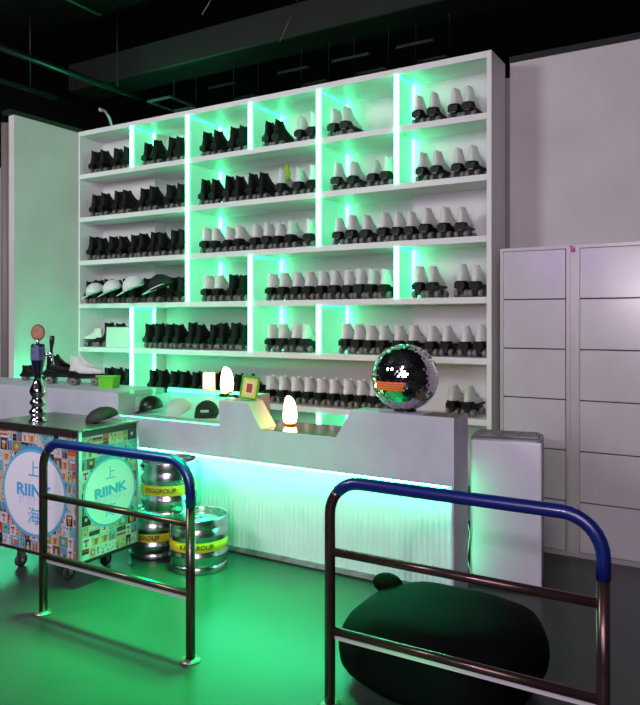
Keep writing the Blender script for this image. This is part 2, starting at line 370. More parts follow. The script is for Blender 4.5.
# ------------------------------------------------------------ roller skates
def ring(z, y0, y1, hw, n=20, dz=0, pw=2.3):
    cy, hy = (y0+y1)/2, (y1-y0)/2; out = []
    for k in range(n):
        a = 2*PI*k/n; c, s_ = math.cos(a), math.sin(a)
        x = math.copysign(abs(c)**(2/pw), c)*hw; y = math.copysign(abs(s_)**(2/pw), s_)*hy
        f = 1-.18*max(0, (y/hy))          # narrower toe
        out.append((x*f, cy+y, z+dz*(y/hy)))
    return out
def make_skate(label, leather, wide, group):
    t = thing('roller_skate', label, 'roller skate', (0, 0, 0), 0, group)
    k = 1.0 if wide else .72
    zz = lambda mb: setattr(mb, 'v', [(p, q, h if h < .09 else .09+(h-.09)*.73) for p, q, h in mb.v]) or mb
    b = MB()
    b.loft([ring(.092, .0, .272, .036, dz=-.012), ring(.112, -.004, .276, .042, dz=-.004), ring(.135, -.003, .262, .042), ring(.155, .002, .225, .040, dz=-.006),
            ring(.172, .006, .172, .037, dz=-.012), ring(.192, .008, .140, .038*(k*.4+.6), dz=-.012), ring(.22, .006, .122, .037*(k*.6+.4), dz=-.008),
            ring(.25, .008, .108, .034*(k*.8+.2), dz=-.006), ring(.272, .016 if not wide else .002, .088 if not wide else .100, .031*k, dz=-.006),
            ring(.276, .020 if not wide else .008, .082 if not wide else .094, .025*k, dz=-.006), ring(.256, .022, .080, .021*k)], leather)
    b.box(-.008, .008, .008, .016, .262, .290, leather, .002)                # pull tab
    zz(b).build('boot', t)
    l = MB().loft([ring(.258, .022, .080, .020*k), ring(.2615, .022, .080, .020*k)], 'lining'); zz(l).build('lining', t)
    g = MB().loft([ring(.160, .150, .225, .016), ring(.2, .105, .16, .017), ring(.25, .085, .118, .018), ring(.29, .082, .102, .015)], leather)
    for i in range(6):
        z = .165+i*.016; y = .222-i*.019
        g.tube([(-.02, y-.006, z), (0, y+.004, z+.004), (.02, y-.006, z)], .0025, 'lace', 5)
    zz(g).build('tongue', t)
    s_ = MB()
    s_.prism([(-.008, .062), (-.008, .106), (.05, .102), (.10, .096), (.18, .092), (.285, .094), (.288, .084), (.18, .078), (.115, .076), (.09, .062)], -.036, .036, 'skate_sole', 'yz')
    s_.loft([ring(.070, -.004, .10, .032), ring(.092, -.010, .12, .041), ring(.105, -.010, .12, .0435), ring(.122, -.008, .085, .043), ring(.123, -.002, .06, .038)], 'skate_sole')
    zz(s_).build('sole', t)
    p = MB(); p.box(-.022, .022, .0, .275, .052, .062, 'skate_plate', .002).box(-.02, .02, .085, .2, .062, .078, 'skate_plate', .002)
    for y in (.045, .215): p.tube([(-.052, y, .03), (.052, y, .03)], .005, 'skate_plate', 8).prism([(y-.02, .054), (y+.02, .054), (y+.01, .024), (y-.01, .024)], -.012, .012, 'skate_plate', 'yz')
    p.build('plate', t)
    for y in (.045, .215):
        for x in (-.036, .036):
            sg = 1 if x > 0 else -1
            MB().lathe([(.010, -.016), (.024, -.016), (.029, -.011), (.029, .011), (.024, .016), (.010, .016)], 'wheel', 16, 'x', (x, y, .029)) \
                .lathe([(.009, -.018), (.009, .018)], 'skate_plate', 8, 'x', (x, y, .029)).build('wheel', t)
    MB().lathe([(.012, 0), (.016, .006), (.016, .028)], 'skate_sole', 12, 'z', (0, .262, .028)).tube([(0, .262, .05), (0, .262, .06)], .005, 'skate_plate', 6).build('toe_stop', t)
    return t
protos = {}
def skate(colour, wide, x, y, z, rz, label, sc=1.0):
    key = (colour, wide)
    grp = colour+' roller skates on the wall shelving'
    if key not in protos:
        o = make_skate(label, colour+'_leather', wide, grp); protos[key] = o
    else: o = copy_tree(protos[key]); o['label'] = label
    o.location = (x, y, z); o.rotation_euler = (0, 0, rz); o.scale = (sc, sc, sc); return o
B_, W_ = 'black', 'white'
ROWS = [
 [(B_, [91.5, 101, 114.5, 123.5, 144.4, 153.8, 168.5, 177.3, 203.5, 213.4, 230.3, 240.2, 265.2, 275.2]), (W_, [297.6, 310.0, 331, 344.1, 416.7, 431.4, 452.1, 466.6])],
 [(B_, [91.4, 100.4, 114.2, 122.9, 141.3, 150, 167.2, 176.5, 201.5, 211.2, 226.0, 236.3, 249.4, 260]), (W_, [279, 296.0, 309.3, 334.4, 351.0, 370.8, 384.2, 420.1, 435.0, 455.5, 470.4])],
 [(B_, [90, 98.3, 109.6, 118.2, 130, 138.8, 150, 158.6, 170.5, 179]), (W_, [202, 212, 226, 237.0, 252.6, 264, 276.1, 288.6, 306, 336, 349, 363.4, 380.9, 394.6, 407.9, 424, 441.5, 459])],
 [(B_, [91.9, 100.4, 109.8, 118.2, 128.5, 137, 149.1, 158, 168.5, 177.5]), (W_, [204.4, 216]), (B_, [229.5, 240]), (W_, [268.5, 280.2, 293.6, 306, 319, 332, 345, 357.6, 369.5, 382.5, 416.5, 430.9, 460, 474.5])],
 [(B_, [110.5, 121.5, 145.8, 154.8, 166, 175.2, 188, 197.5, 210, 220, 232, 241.5]), (W_, [269.2, 280.5, 292.0, 304, 343.2, 355.6, 367.6, 381, 396.5, 410.4, 429.6, 444, 463.5, 477.5])],
 [(B_, [104, 114, 124, 149.5, 158.7, 171.3, 181, 192.3, 202, 213.5, 223, 236, 246]), (W_, [267.0, 279.5, 292, 304.7, 318, 331, 344.5, 358, 371.5, 450.6, 466.5])],
]
ROWN = ['on the top shelf', 'on the second shelf down', 'on the third shelf down', 'on the fourth shelf down', 'on the fifth shelf down', 'on the sixth shelf down']
for r, segs in enumerate(ROWS):
    cnt = {B_: 0, W_: 0}; last = -99
    for colour, pxs in segs:
        for px in pxs:
            D = 4.80+(.07 if (r == 3 and px < 168) or (r == 4 and px < 130) else 0)
            x = xat(px, D)
            x = max(x, last+.092); last = x
            i = cnt[colour]; cnt[colour] += 1
            d2 = D+random.uniform(-.012, .012)
            if D > 4.81: d2 = 4.80
            n = 'black high-top' if colour == B_ else 'white black-heeled'
            rz = random.uniform(-.10, .06)
            if i % 2 == 0: rz -= .03
            skate(colour, r >= 3, x, d2, SZ[r], rz, '%s roller skate, %s %s one from the left %s' % (n, ORD[i], colour, ROWN[r]), random.uniform(.95, 1.03) if r < 5 else .96)
# lone skates
s1 = skate(W_, True, xat(102, 4.85), 4.86, SZ[4], math.radians(100), 'white roller skate lying sideways at the far left of the fifth shelf', .8)
tag(MB().tube([(0, 0, 0), (.01, .0, .05), (.0, -.012, .10), (.012, -.01, .13)], [.014, .02, .022, .010], 'lime', 10).build('lime_pouch'),
    'lime green cloth pouch tucked between white skates on the second shelf', 'pouch').location = (xat(288, 4.80), 4.79, SZ[1]+.13)

# ------------------------------------------------------------ caps, board
def make_cap(label, top, brim, loc, rz, rot=None, sc=1, mt_panel=None, logo=None):
    t = thing('cap', label, 'cap', loc, rz, None, rot)
    c = MB().ball((0, 0, 0), .088, top, 24, 10, (1, 1.08, 1.05), 0, 1)
    c.lathe([(.089, -.004), (.0895, .01)], top, 24, cap=False)
    c.ball((0, 0, .092), .007, top, 8, 4)
    for k in range(6):
        a = PI*k/6
        c.tube([(math.cos(a)*math.cos(b)*.0885, math.sin(a)*math.cos(b)*.0955, math.sin(b)*.0930) for b in [PI*j/12 for j in range(1, 12)]], .0012, top, 4)
    c.build('crown', t)
    b = MB(); n = 16; vs = []
    for k in range(n+1):
        a = -PI+PI*k/n; x, y = math.cos(a), math.sin(a)
        vs += [(x*.086, y*.090, .002), (x*.088, y*.092-.072*abs(y)**.7, -.020*abs(y)**1.5)]
    vs2 = [(x, y, z-.004) for x, y, z in vs]; N = len(vs); fs = []
    for k in range(n):
        a = 2*k; fs += [(a, a+1, a+3, a+2), (N+a, N+a+2, N+a+3, N+a+1), (a+1, N+a+1, N+a+3, a+3)]
    b.add(vs+vs2, fs, brim, True); b.build('brim', t, False)
    if logo:
        MB().box(-.03, .03, -.092, -.082, .035, .052, logo, .002).build('emblem', t, False)
    t.scale = (sc,)*3; return t
# brim (local -Y) turned down and towards the left
for i, (px, z, l) in enumerate(((95.5, 1.765, 'white cap hanging over skates, leftmost of the caps on the fourth shelf'), (113, 1.785, 'white cap on the fourth shelf, between two other white caps'),
                                (134, 1.80, 'larger white cap on the fourth shelf, just left of the black one'))):
    make_cap(l, 'cap_white', 'cap_white', (xat(px, 4.7), 4.70, z), 0, (math.radians(20), math.radians(-8), math.radians(-30)), .96+.1*(i == 2)+.02*i)
make_cap('black cap with a white brim resting on skates on the fourth shelf', 'cap_black', 'cap_white', (xat(161, 4.7), 4.70, 1.80), 0, (math.radians(16), math.radians(-14), math.radians(-25)), 1.18)
bd = thing('picture_board', 'pale blank board leaning in front of black skates on the fifth shelf', 'board', (xat(118.5, 4.78), 4.765, SZ[4]+.002), 0, None, (math.radians(-4), 0, 0))
MB().box(-.16, .155, 0, .008, 0, .195, 'board', .002).build('panel', bd)
MB().box(-.165, -.157, -.002, .010, 0, .2, 'seam').box(.152, .16, -.002, .010, 0, .2, 'seam').box(-.157, .152, -.002, .010, .192, .2, 'seam').build('frame', bd)

# ------------------------------------------------------------ lockers
def locker(xl, xr, label, n):
    t = thing('locker_cabinet', label, 'locker', (xl, 4.68, 0))
    wd = xr-xl
    f = MB().box(0, wd, .012, .40, 0, 1.975, 'locker_frame').box(0, .022, 0, .012, 0, 1.975, 'locker_frame').box(wd-.022, wd, 0, .012, 0, 1.975, 'locker_frame')
    f.box(.022, wd-.022, 0, .012, 1.955, 1.975, 'locker_frame').box(.022, wd-.022, 0, .012, 0, .03, 'locker_frame'); f.build('body', t)
    MB().box(.022, wd-.022, .0105, .0125, .03, 1.955, 'seam').build('door_gap', t)
    h = (1.955-.03)/6
    for k in range(6):
        z0 = .03+h*k
        d = MB().box(.025, wd-.025, -.006, .010, z0+.0035, z0+h-.0035, 'locker', .003).build('door', t)
        MB().lathe([(.008, 0), (.008, .004), (.005, .006)], 'chrome', 12, 'y', (wd-.05, -.012, z0+h*.5)).build('lock', d) if n == 2 else None
    return t
locker(-1.41, -.962, 'pale metal locker cabinet of stacked doors, beside the white shelving', 0)
locker(-.925, -.47, 'pale metal locker cabinet at the right edge, catching a bright highlight', 1)
tag(MB().box(-.962, -.925, 4.685, 5.08, 0, 1.96, 'locker_frame').build('locker_filler'), 'narrow grey upright filler between the two locker cabinets', 'filler panel')
tag(MB().box(-.47, .9, 4.68, 5.08, 0, 1.975, 'locker_frame').box(-.45, .2, 4.674, 4.68, .04, 1.95, 'locker', .002).box(.22, .88, 4.674, 4.68, .04, 1.95, 'locker', .002).build('locker_cabinet'),
    'further pale locker cabinet, cut off by the right edge', 'locker')
tag(MB().lathe([(.002, 0), (.016, .001), (.016, .003)], 'pink', 6, 'y', (-.943, 4.680, 1.943)).lathe([(.001, 0), (.006, .002)], 'p_white', 8, 'y', (-.943, 4.677, 1.943)).build('pink_sticker'), 'small pink flower sticker at the top between the lockers', 'sticker')

# ------------------------------------------------------------ counter
FY, PY = 3.56, 3.645
ct = thing('bar_counter', 'long pale service counter with glowing green fluted front and cut-out pass', 'counter', (-3, FY, 0))
def cp(name, mb, parent=None):
    mb.v = [(a+3, b-FY, c) for a, b, c in mb.v]; return mb.build(name, parent or ct)
cp('fascia', MB().prism([(-7, .621), (-1.318, .621), (-1.318, .985), (-1.933, .985), (-2.032, .824), (-2.563, .824), (-2.67, .985), (-2.893, .985), (-2.893, .824), (-3.80, .824), (-3.80, .985), (-7, .985)], FY, FY+.165, 'fascia'))
pts = []; x = -7.0; ph = 0
while x < -1.333:
    pts += [(x, PY), (x+.010, PY-.004), (x+.022, PY-.004), (x+.032, PY)]; x += .034
cp('fluted_panel', MB().prism(pts+[(-1.333, PY), (-1.333, PY+.03), (-7, PY+.03)], .045, .6205, 'fluted', 'xy'))
cp('kick_board', MB().box(-7, -1.333, PY-.012, PY+.03, .012, .045, 'kick').box(-7, -1.333, PY, PY+.02, 0, .012, 'seam'))
cp('end_panel', MB().box(-1.332, -1.318, FY, FY+.22, 0, .6205, 'fascia', .002).box(-1.332, -1.318, FY+.165, FY+.22, .6205, .985, 'fascia', .002))
cp('end_light', MB().box(-1.345, -1.333, FY+.222, FY+.232, .05, .66, 'led'))
cp('worn_corner', MB().box(-1.50, -1.316, FY-.0, FY+.165, .9852, .9868, 'dirt'))
cp('led_strip', MB().box(-6.9, -1.37, FY+.035, FY+.055, .604, .6205, 'led_bar'))
cp('worktop', MB().box(-2.893, -1.40, FY+.165, 3.95, .79, .824, 'worktop').box(-2.62, -2.0, FY+.003, FY+.165, .824, .827, 'worktop'))
cp('ledge', MB().box(-7, -3.80, FY+.165, 4.02, .945, .985, 'fascia', .002))
cp('ledge_led_strip', MB().box(-5.55, -3.85, 4.022, 4.032, .955, .965, 'led_ledge'))
cp('pier', MB().box(-2.893, -2.86, FY+.165, 4.08, .824, .985, 'fascia', .002))
cs = cp('display_case', MB().box(-3.80, -2.893, FY+.165, 4.08, .79, .824, 'fluted').box(-3.80, -2.893, 4.065, 4.08, .824, .985, 'fluted').box(-3.80, -3.79, FY+.165, 4.065, .824, .945, 'fluted'))
cp('glass_top', MB().box(-3.81, -2.885, FY-.004, 4.085, .985, .992, 'glass'), cs)
cp('glass_front', MB().box(-3.80, -2.893, FY, FY+.005, .826, .985, 'glass_clear'), cs)
cp('case_light', MB().box(-3.78, -2.91, 4.035, 4.05, .955, .972, 'led_case').box(-3.79, -2.90, FY+.008, FY+.016, .8245, .829, 'led_case'), cs)

# things in and on the counter
make_cap('shiny black cap inside the green-lit glass case', 'black_plastic', 'black_plastic', (xat(151, 3.83), 3.83, .855), .5, (math.radians(8), 0, math.radians(-35)), .95, logo='board')
make_cap('pale mint cap lying in the middle of the glass case', 'cap_white', 'cap_white', (xat(179, 3.83), 3.83, .850), .3, (math.radians(20), math.radians(12), math.radians(-50)), 1.0)
make_cap('dark cap at the right end inside the glass case', 'cap_black', 'cap_black', (xat(206, 3.84), 3.85, .850), .3, (math.radians(12), 0, math.radians(30)), .95, logo='board')
def glow(label, loc, h, r):
    t = thing('table_lamp', label, 'lamp', loc, 0, 'small glowing table lamps on the counter')
    MB().lathe([(r*.75, 0), (r*.8, .006), (r*.55, .012), (r*.5, .02)], 'medal_rim', 20).build('base', t)
    rings = []
    for f, k in ((0, .82), (.08, .95), (.3, 1.0), (.55, .93), (.8, .76), (.94, .60), (1, .44)):
        rings.append([(r*k*math.cos(2*PI*i/24), r*k*math.sin(2*PI*i/24), .02+(h-.02)*f+(.012*math.cos(2*PI*i/24+PI)*f if f > .7 else 0)) for i in range(24)])
    MB().loft(rings, 'lamp_white').build('lamp_shade', t); return t
glow('glowing white lamp standing on the glass case by the green box', (xat(227, 3.88), 3.88, .992), .172, .046)
glow('glowing white lamp standing in the cut-out of the counter', (xat(290, 3.80), 3.80, .824), .178, .045)
t = thing('table_lamp', 'square cream glowing lamp on the glass case top', 'lamp', (xat(209, 3.92), 3.92, .992), YAW*.6, 'small glowing table lamps on the counter')
MB().box(-.036, .036, -.03, .03, .022, .135, 'lamp_cream', .003).build('lamp_shade', t); MB().box(-.04, .04, -.034, .034, 0, .02, 'board', .004).build('base', t)
t = thing('card_box', 'green and yellow printed box standing behind the glowing lamp', 'box', (xat(247.5, 3.64), 3.645, .9875), 0, None, (0, math.radians(9), YAW))
t.location.z = .9965
MB().box(-.058, .058, -.02, .02, 0, .15, 'sign_green', .003).build('carton', t)
MB().box(-.045, .045, -.022, -.02, .012, .135, 'sign_yellow').box(-.032, .032, -.0235, -.022, .028, .12, 'sign_cream').box(-.018, .018, -.025, -.0235, .045, .10, 'sign_red').build('printed_panel', t)
pts = [(-2.99+.34*i/30+.02*math.sin(i*1.9), 3.675+.035*math.sin(i*1.3), .999+.012*abs(math.sin(i*.9))) for i in range(31)]
tag(MB().tube([(max(-2.97, min(-2.69, a)), b, c) for a, b, c in pts], .006, 'black_plastic', 6).box(-2.98, -2.93, 3.67, 3.72, .993, 1.018, 'black_plastic', .003).build('cable_tangle'), 'tangled black cable and plug on the counter by the green box', 'cable')

# mirror ball
R = .188; mbx, mby = xat(405, 3.69), 3.69
ball = thing('mirror_ball', 'silver mirror ball of tiny tiles resting on the right of the counter', 'mirror ball', (mbx, mby, .985))
MB().lathe([(.062, 0), (.066, .004), (.062, .012), (.05, .012)], 'black_plastic', 24).build('ring_stand', ball)
core = MB().ball((0, 0, R+.003), R-.003, 'mirror_gap', 40, 24); core.build('core', ball)
rnd = random.Random(3)
tl = MB(); og = MB()
nrow = 46
for j in range(nrow):
    p0 = -PI/2+PI*j/nrow; p1 = p0+PI/nrow; pm = (p0+p1)/2
    n = max(6, int(2*PI*R*math.cos(pm)/(PI*R/nrow)))
    for k in range(n):
        a0 = 2*PI*k/n; a1 = a0+2*PI/n; g = .06
        aa, ab = a0+(a1-a0)*g, a1-(a1-a0)*g; pa, pb = p0+(p1-p0)*g, p1-(p1-p0)*g
        q = [(math.cos(p)*math.cos(a)*R, math.cos(p)*math.sin(a)*R, math.sin(p)*R+R+.003) for a, p in ((aa, pa), (ab, pa), (ab, pb), (aa, pb))]
        am = math.degrees((a0+a1)/2) % 360
        tx, tz = rnd.gauss(0, .0009), rnd.gauss(0, .0009)                       # tiles set a little unevenly
        dn = Vector((math.cos(pm)*math.cos((a0+a1)/2), math.cos(pm)*math.sin((a0+a1)/2), math.sin(pm)))
        q = [tuple(Vector(v)+dn*((-tx-tz, tx-tz, tx+tz, -tx+tz)[i]*.35)) for i, v in enumerate(q)]
        dest = og if (-.31 < pm < -.10 and 236 < am < 292) else tl  # an orange reflection is painted into the colour of these tiles
        dest.add(q, [(0, 1, 2, 3)], 'orange_reflection' if dest is og else 'mirror')
tl.build('mirror_tiles', ball, False); o = og.build('orange_reflection_tiles', ball, False); o['label'] = 'orange reflection painted on a band of tiles'

# left ledge: skates and green box
skate(W_, True, xat(73, 3.83), 3.80, .985, math.radians(-62), 'white roller skate in profile on the left ledge, beside the lime box', 1.0)
skate(B_, True, xat(49.5, 3.83), 3.80, .985, math.radians(-62), 'black roller skate with pale laces on the ledge behind the beer tap', 1.0)
skate(B_, True, xat(22, 3.9), 3.90, .985, math.radians(-62), 'black roller skate on the ledge, toe showing left of the beer tap', .8).scale = (.8, .8, .55)
gb = thing('green_tub', 'small lime green open box on the left ledge beside the white skate', 'box', (xat(109, 3.8), 3.80, .985), math.radians(12))
MB().prism([(-.060, 0), (.060, 0), (.072, .09), (-.072, .09)], -.045, .045, 'green_box').build('body', gb)
MB().box(-.076, .076, -.049, .049, .082, .092, 'green_box', .002).build('rim', gb)

# ------------------------------------------------------------ cart
CX0, CX1, CY0, CY1, CZ0, CZ1 = -3.96, -3.19, 2.70, 3.148, .146, .886
cart = thing('beer_cart', 'wheeled beer cart wrapped in collage posters with round blue logos', 'cart', (CX0, CY0, 0))
def kp(name, mb, parent=None, fix=True):
    mb.v = [(a-CX0, b-CY0, c) for a, b, c in mb.v]; return mb.build(name, parent or cart, fix)
kp('body', MB().box(CX0+.004, CX1-.004, CY0+.004, CY1-.004, CZ0, CZ1-.03, 'p_grey'))
kp('top', MB().box(CX0-.005, CX1+.005, CY0-.005, CY1+.005, CZ1-.012, CZ1, 'cart_top', .003))
kp('top_edge', MB().box(CX0-.006, CX1-.05, CY0-.010, CY0+.0, CZ1-.046, CZ1-.002, 'cart_dark', .002).box(CX0, CX1, CY0+.002, CY1-.002, CZ1-.046, CZ1-.012, 'cart_dark'))
tr = MB()
for xx in (CX0, CX1-.022): tr.box(xx, xx+.022, CY0-.006, CY0+.004, CZ0-.01, CZ1-.046, 'alu', .001)
tr.box(CX1-.004, CX1+.006, CY0-.006, CY0+.016, CZ0-.01, CZ1-.012, 'alu', .001).box(CX1-.004, CX1+.004, CY1-.014, CY1, CZ0-.01, CZ1-.012, 'alu', .001)
tr.box(CX0, CX1, CY0-.005, CY0+.004, CZ0-.016, CZ0, 'cart_dark').box(CX1-.004, CX1+.005, CY0, CY1, CZ0-.016, CZ0, 'cart_dark')
kp('trim', tr)
rc = random.Random(11)
def collage(P, W, H, nx, ny, seed):
    """P(s, t, d) -> 3D point; little printed pictures in a grid"""
    rr = random.Random(seed); c = MB()
    def q(s0, s1, t0, t1, d, mt): c.add([P(s0, t0, d), P(s1, t0, d), P(s1, t1, d), P(s0, t1, d)], [(0, 1, 2, 3)], mt)
    def poly(pp, d, mt): c.add([P(a, b, d) for a, b in pp], [tuple(range(len(pp)))], mt)
    q(0, W, 0, H, 0, 'p_white')
    ys = [H*j/ny for j in range(ny+1)]
    for j in range(ny):
        t0, t1 = ys[j], ys[j+1]; s = 0
        while s < W-.005:
            wv = min(W-s, rr.uniform(.6, 1.4)*W/nx)
            if W-s-wv < .02: wv = W-s
            a, b = s+.001, s+wv-.001; s += wv; h = t1-t0
            kind = rr.choice(['glass', 'glass', 'tee', 'mono', 'portrait', 'stripe', 'tower', 'sun', 'mono', 'mono', 'tower', 'portrait'])
            if kind == 'glass':
                q(a, b, t0+.001, t1-.001, .0003, rr.choice(['p_white', 'p_blue', 'p_cream', 'p_navy']))
                m_, gw = (a+b)/2, (b-a)*.30
                poly([(m_-gw*.6, t0+h*.12), (m_+gw*.6, t0+h*.12), (m_+gw, t0+h*.68), (m_-gw, t0+h*.68)], .0006, 'p_amber')
                poly([(m_-gw, t0+h*.68), (m_+gw, t0+h*.68), (m_+gw*1.05, t0+h*.88), (m_-gw*1.05, t0+h*.88)], .0006, 'p_white')
                q(m_-gw*.7, m_-gw*.4, t0+h*.2, t0+h*.6, .0008, 'p_cream')
            elif kind == 'tee':
                q(a, b, t0+.001, t1-.001, .0003, 'p_white'); m_ = (a+b)/2; k = min(b-a, h)*.3
                q(m_-k, m_+k, t0+h*.62, t0+h*.8, .0006, 'p_red'); q(m_-k*.25, m_+k*.25, t0+h*.25, t0+h*.62, .0006, 'p_red'); q(m_-k*.6, m_+k*.6, t0+h*.18, t0+h*.26, .0006, 'p_red')
            elif kind == 'mono':
                q(a, b, t0+.001, t1-.001, .0003, rr.choice(['p_cream', 'p_teal', 'p_white']))
                for _ in range(16):
                    u, v = rr.uniform(a+.002, b-.008), rr.uniform(t0+.002, t1-.012)
                    q(u, u+rr.uniform(.003, .007), v, v+rr.uniform(.004, .011), .0006, rr.choice(['p_black', 'p_navy', 'p_black', 'p_brown', 'p_grey']))
            elif kind == 'portrait':
                q(a, b, t0+.001, t1-.001, .0003, rr.choice(['p_red', 'p_navy', 'p_brown'])); m_ = (a+b)/2
                k = min(b-a, h)
                poly([(m_-k*.3, t0+.002), (m_+k*.3, t0+.002), (m_+k*.22, t0+h*.4), (m_-k*.22, t0+h*.4)], .0006, rr.choice(['p_black', 'p_cream']))
                poly([(m_+k*.16*math.cos(2*PI*i/8), t0+h*.58+k*.18*math.sin(2*PI*i/8)) for i in range(8)], .0008, 'p_pink')
            elif kind == 'stripe':
                n = rr.choice([3, 4, 5])
                for i in range(n): q(a, b, t0+h*i/n, t0+h*(i+1)/n-.001, .0003, rr.choice(['p_red', 'p_white', 'p_navy', 'p_amber', 'p_cream', 'p_black']))
            elif kind == 'tower':
                q(a, b, t0+.001, t1-.001, .0003, rr.choice(['p_blue', 'p_teal'])); m_ = (a+b)/2; k = (b-a)
                for i in range(5):
                    hh = rr.uniform(.25, .85)*h; u = a+k*i/5
                    q(u+.001, u+k/5-.001, t0+.002, t0+hh, .0006, rr.choice(['p_brown', 'p_grey', 'p_cream', 'p_red', 'p_black']))
            else:
                q(a, b, t0+.001, t1-.001, .0003, rr.choice(['p_green', 'p_cream', 'p_pink'])); m_ = (a+b)/2; k = min(b-a, h)*.36
                poly([(m_+k*math.cos(2*PI*i/14), t0+h*.5+k*math.sin(2*PI*i/14)) for i in range(14)], .0006, rr.choice(['p_amber', 'p_red', 'p_blue']))
                poly([(m_+k*.6*math.cos(2*PI*i/14), t0+h*.5+k*.6*math.sin(2*PI*i/14)) for i in range(14)], .0008, rr.choice(['p_white', 'p_cream']))
    return c
PF = lambda s, t, d: (CX0+.022+s, CY0+.003-d, CZ0+t)
PS = lambda s, t, d: (CX1-.003+d, CY0+.016+s, CZ0+t)
kp('poster_wrap', collage(PF, .726, .694, 12, 11, 5), None, False)
kp('poster_wrap', collage(PS, .418, .694, 7, 11, 9), None, False)
def logo(P, W, cx, cz, r, rotm, org, tilt):
    b = MB()
    EX = 1.12 if W > .5 else 1.0
    circ = lambda rad, d, mt: b.add([P(cx+EX*rad*math.cos(2*PI*i/64), cz+rad*math.sin(2*PI*i/64), d) for i in range(64)], [tuple(range(64))], mt)
    for i in range(4):       # pale blue clouds on the rim
        a = math.radians(78+i*10); rr = .026+.008*(i % 2)
        b.add([P(cx+math.cos(a)*r*EX+rr*math.cos(2*PI*k/12), cz+math.sin(a)*r*1.0+rr*math.sin(2*PI*k/12), .0012+.00005*i) for k in range(12)], [tuple(range(12))], 'p_blue')
    circ(r, .0020, 'logo_ring'); circ(r*.93, .0025, 'logo_disc')
    L = kp('logo_disc', b, None, False)
    def put(name, s, size, u, v, mt, d, **kw):
        x, y, z = P(cx+u, cz+v, d)
        text(name, s, size, mt, Matrix.Translation((x-CX0, y-CY0, z)) @ rotm @ Matrix.Rotation(tilt if s == 'RIINK' else 0, 4, 'Z'), L, **kw)
    put('chinese_character', '上', r*.40, 0, r*.52, 'logo_text', .0035)
    put('logo_shadow', 'RIINK', r*.36, r*.03, -r*.16, 'logo_shadow', .0035, sx=1.25, bold=.002)
    put('logo_lettering', 'RIINK', r*.38, 0, r*.04, 'logo_text', .0042, sx=1.25, bold=.003)
    put('chinese_character', '海', r*.42, 0, -r*.55, 'logo_text', .0035)
Rf = Matrix.Rotation(PI/2, 4, 'X'); Rs = Matrix.Rotation(PI/2, 4, 'Z') @ Matrix.Rotation(PI/2, 4, 'X')
logo(PF, .726, -3.58-CX0-.022, .486-CZ0, .258, Rf, None, math.radians(0))
logo(PS, .418, .213, .497-CZ0, .20, Rs, None, math.radians(3))
for x in (CX0+.17, CX1-.17):
    for y in (CY0+.07, CY1-.10):
        c = kp('caster', MB().box(x-.03, x+.03, y-.03, y+.03, CZ0-.022, CZ0-.012, 'alu').prism([(y-.018, .124), (y+.022, .124), (y+.012, .03), (y-.008, .03)], x-.02, x-.017, 'alu', 'yz').prism([(y-.018, .124), (y+.022, .124), (y+.012, .03), (y-.008, .03)], x+.017, x+.02, 'alu', 'yz').box(x-.02, x+.02, y-.02, y+.024, .120, .126, 'alu').tube([(x-.022, y, .040), (x+.022, y, .040)], .006, 'chrome', 8))
        kp('wheel', MB().lathe([(.018, -.012), (.034, -.012), (.040, -.007), (.040, .007), (.034, .012), (.018, .012)], 'rubber', 20, 'x', (x, y, .040)), c)

# beer tap
tx, ty = xat(38, 2.80), 2.80
tap = thing('beer_tap', 'chrome and dark blue beer tap tower with an orange medallion on the cart', 'beer tap', (tx, ty, CZ1))
tap.scale = (1.05, 1.05, 1.08)
MB().lathe([(.050, 0), (.052, .008), (.042, .018), (.036, .03), (.046, .045), (.050, .055), (.046, .065), (.034, .078), (.034, .088), (.044, .100), (.047, .108), (.043, .118), (.033, .130), (.034, .140), (.044, .155), (.047, .170), (.042, .190), (.028, .215), (.021, .245)], 'chrome', 28).build('base', tap)
MB().lathe([(.021, .245), (.024, .28), (.031, .31), (.037, .34), (.039, .37), (.039, .425), (.036, .432), (.030, .436)], 'tap_blue', 28).build('column', tap)
MB().lathe([(.0395, .345), (.0395, .42)], 'tap_label', 28, cap=False).build('label_band', tap)
MB().lathe([(.010, .43), (.010, .46)], 'chrome', 12).build('neck', tap)
md = MB(); md.T = Matrix.Translation((0, 0, .498)) @ Matrix.Rotation(YAW+.3, 4, 'Z') @ Matrix.Diagonal((.82, 1, 1, 1))
md.lathe([(.044, -.007), (.047, 0), (.044, .007)], 'medal_rim', 28, 'y').lathe([(.036, -.009), (.037, -.0065)], 'medal', 28, 'y'); md.build('medallion', tap)
fc = MB(); fc.T = Matrix.Rotation(math.radians(28), 4, 'Z')
fc.tube([(.03, 0, .375), (.085, 0, .375)], .010, 'chrome', 12).tube([(.075, 0, .385), (.082, 0, .34), (.088, 0, .315)], .009, 'chrome', 12).ball((.078, 0, .378), .016, 'chrome', 14, 8)
fc.build('faucet', tap)
fh = MB(); fh.T = Matrix.Rotation(math.radians(28), 4, 'Z')
fh.tube([(.078, 0, .390), (.080, 0, .42), (.083, 0, .455), (.084, 0, .48)], [.007, .010, .015, .013], 'black_plastic', 12); fh.build('tap_handle', tap)
# black mesh cap on cart
mc = make_cap('black mesh-backed cap with a pink emblem lying on the cart corner', 'mesh', 'cap_black', (xat(101, 2.98), 2.99, CZ1+.022), 0, (math.radians(14), math.radians(4), math.radians(-62)), 1.0)
mc.scale = (1.05, 1.05, .72)
MB().ball((-.012, -.150, -.004), .014, 'pink', 10, 6, (1, 1, .7)).build('emblem', mc)

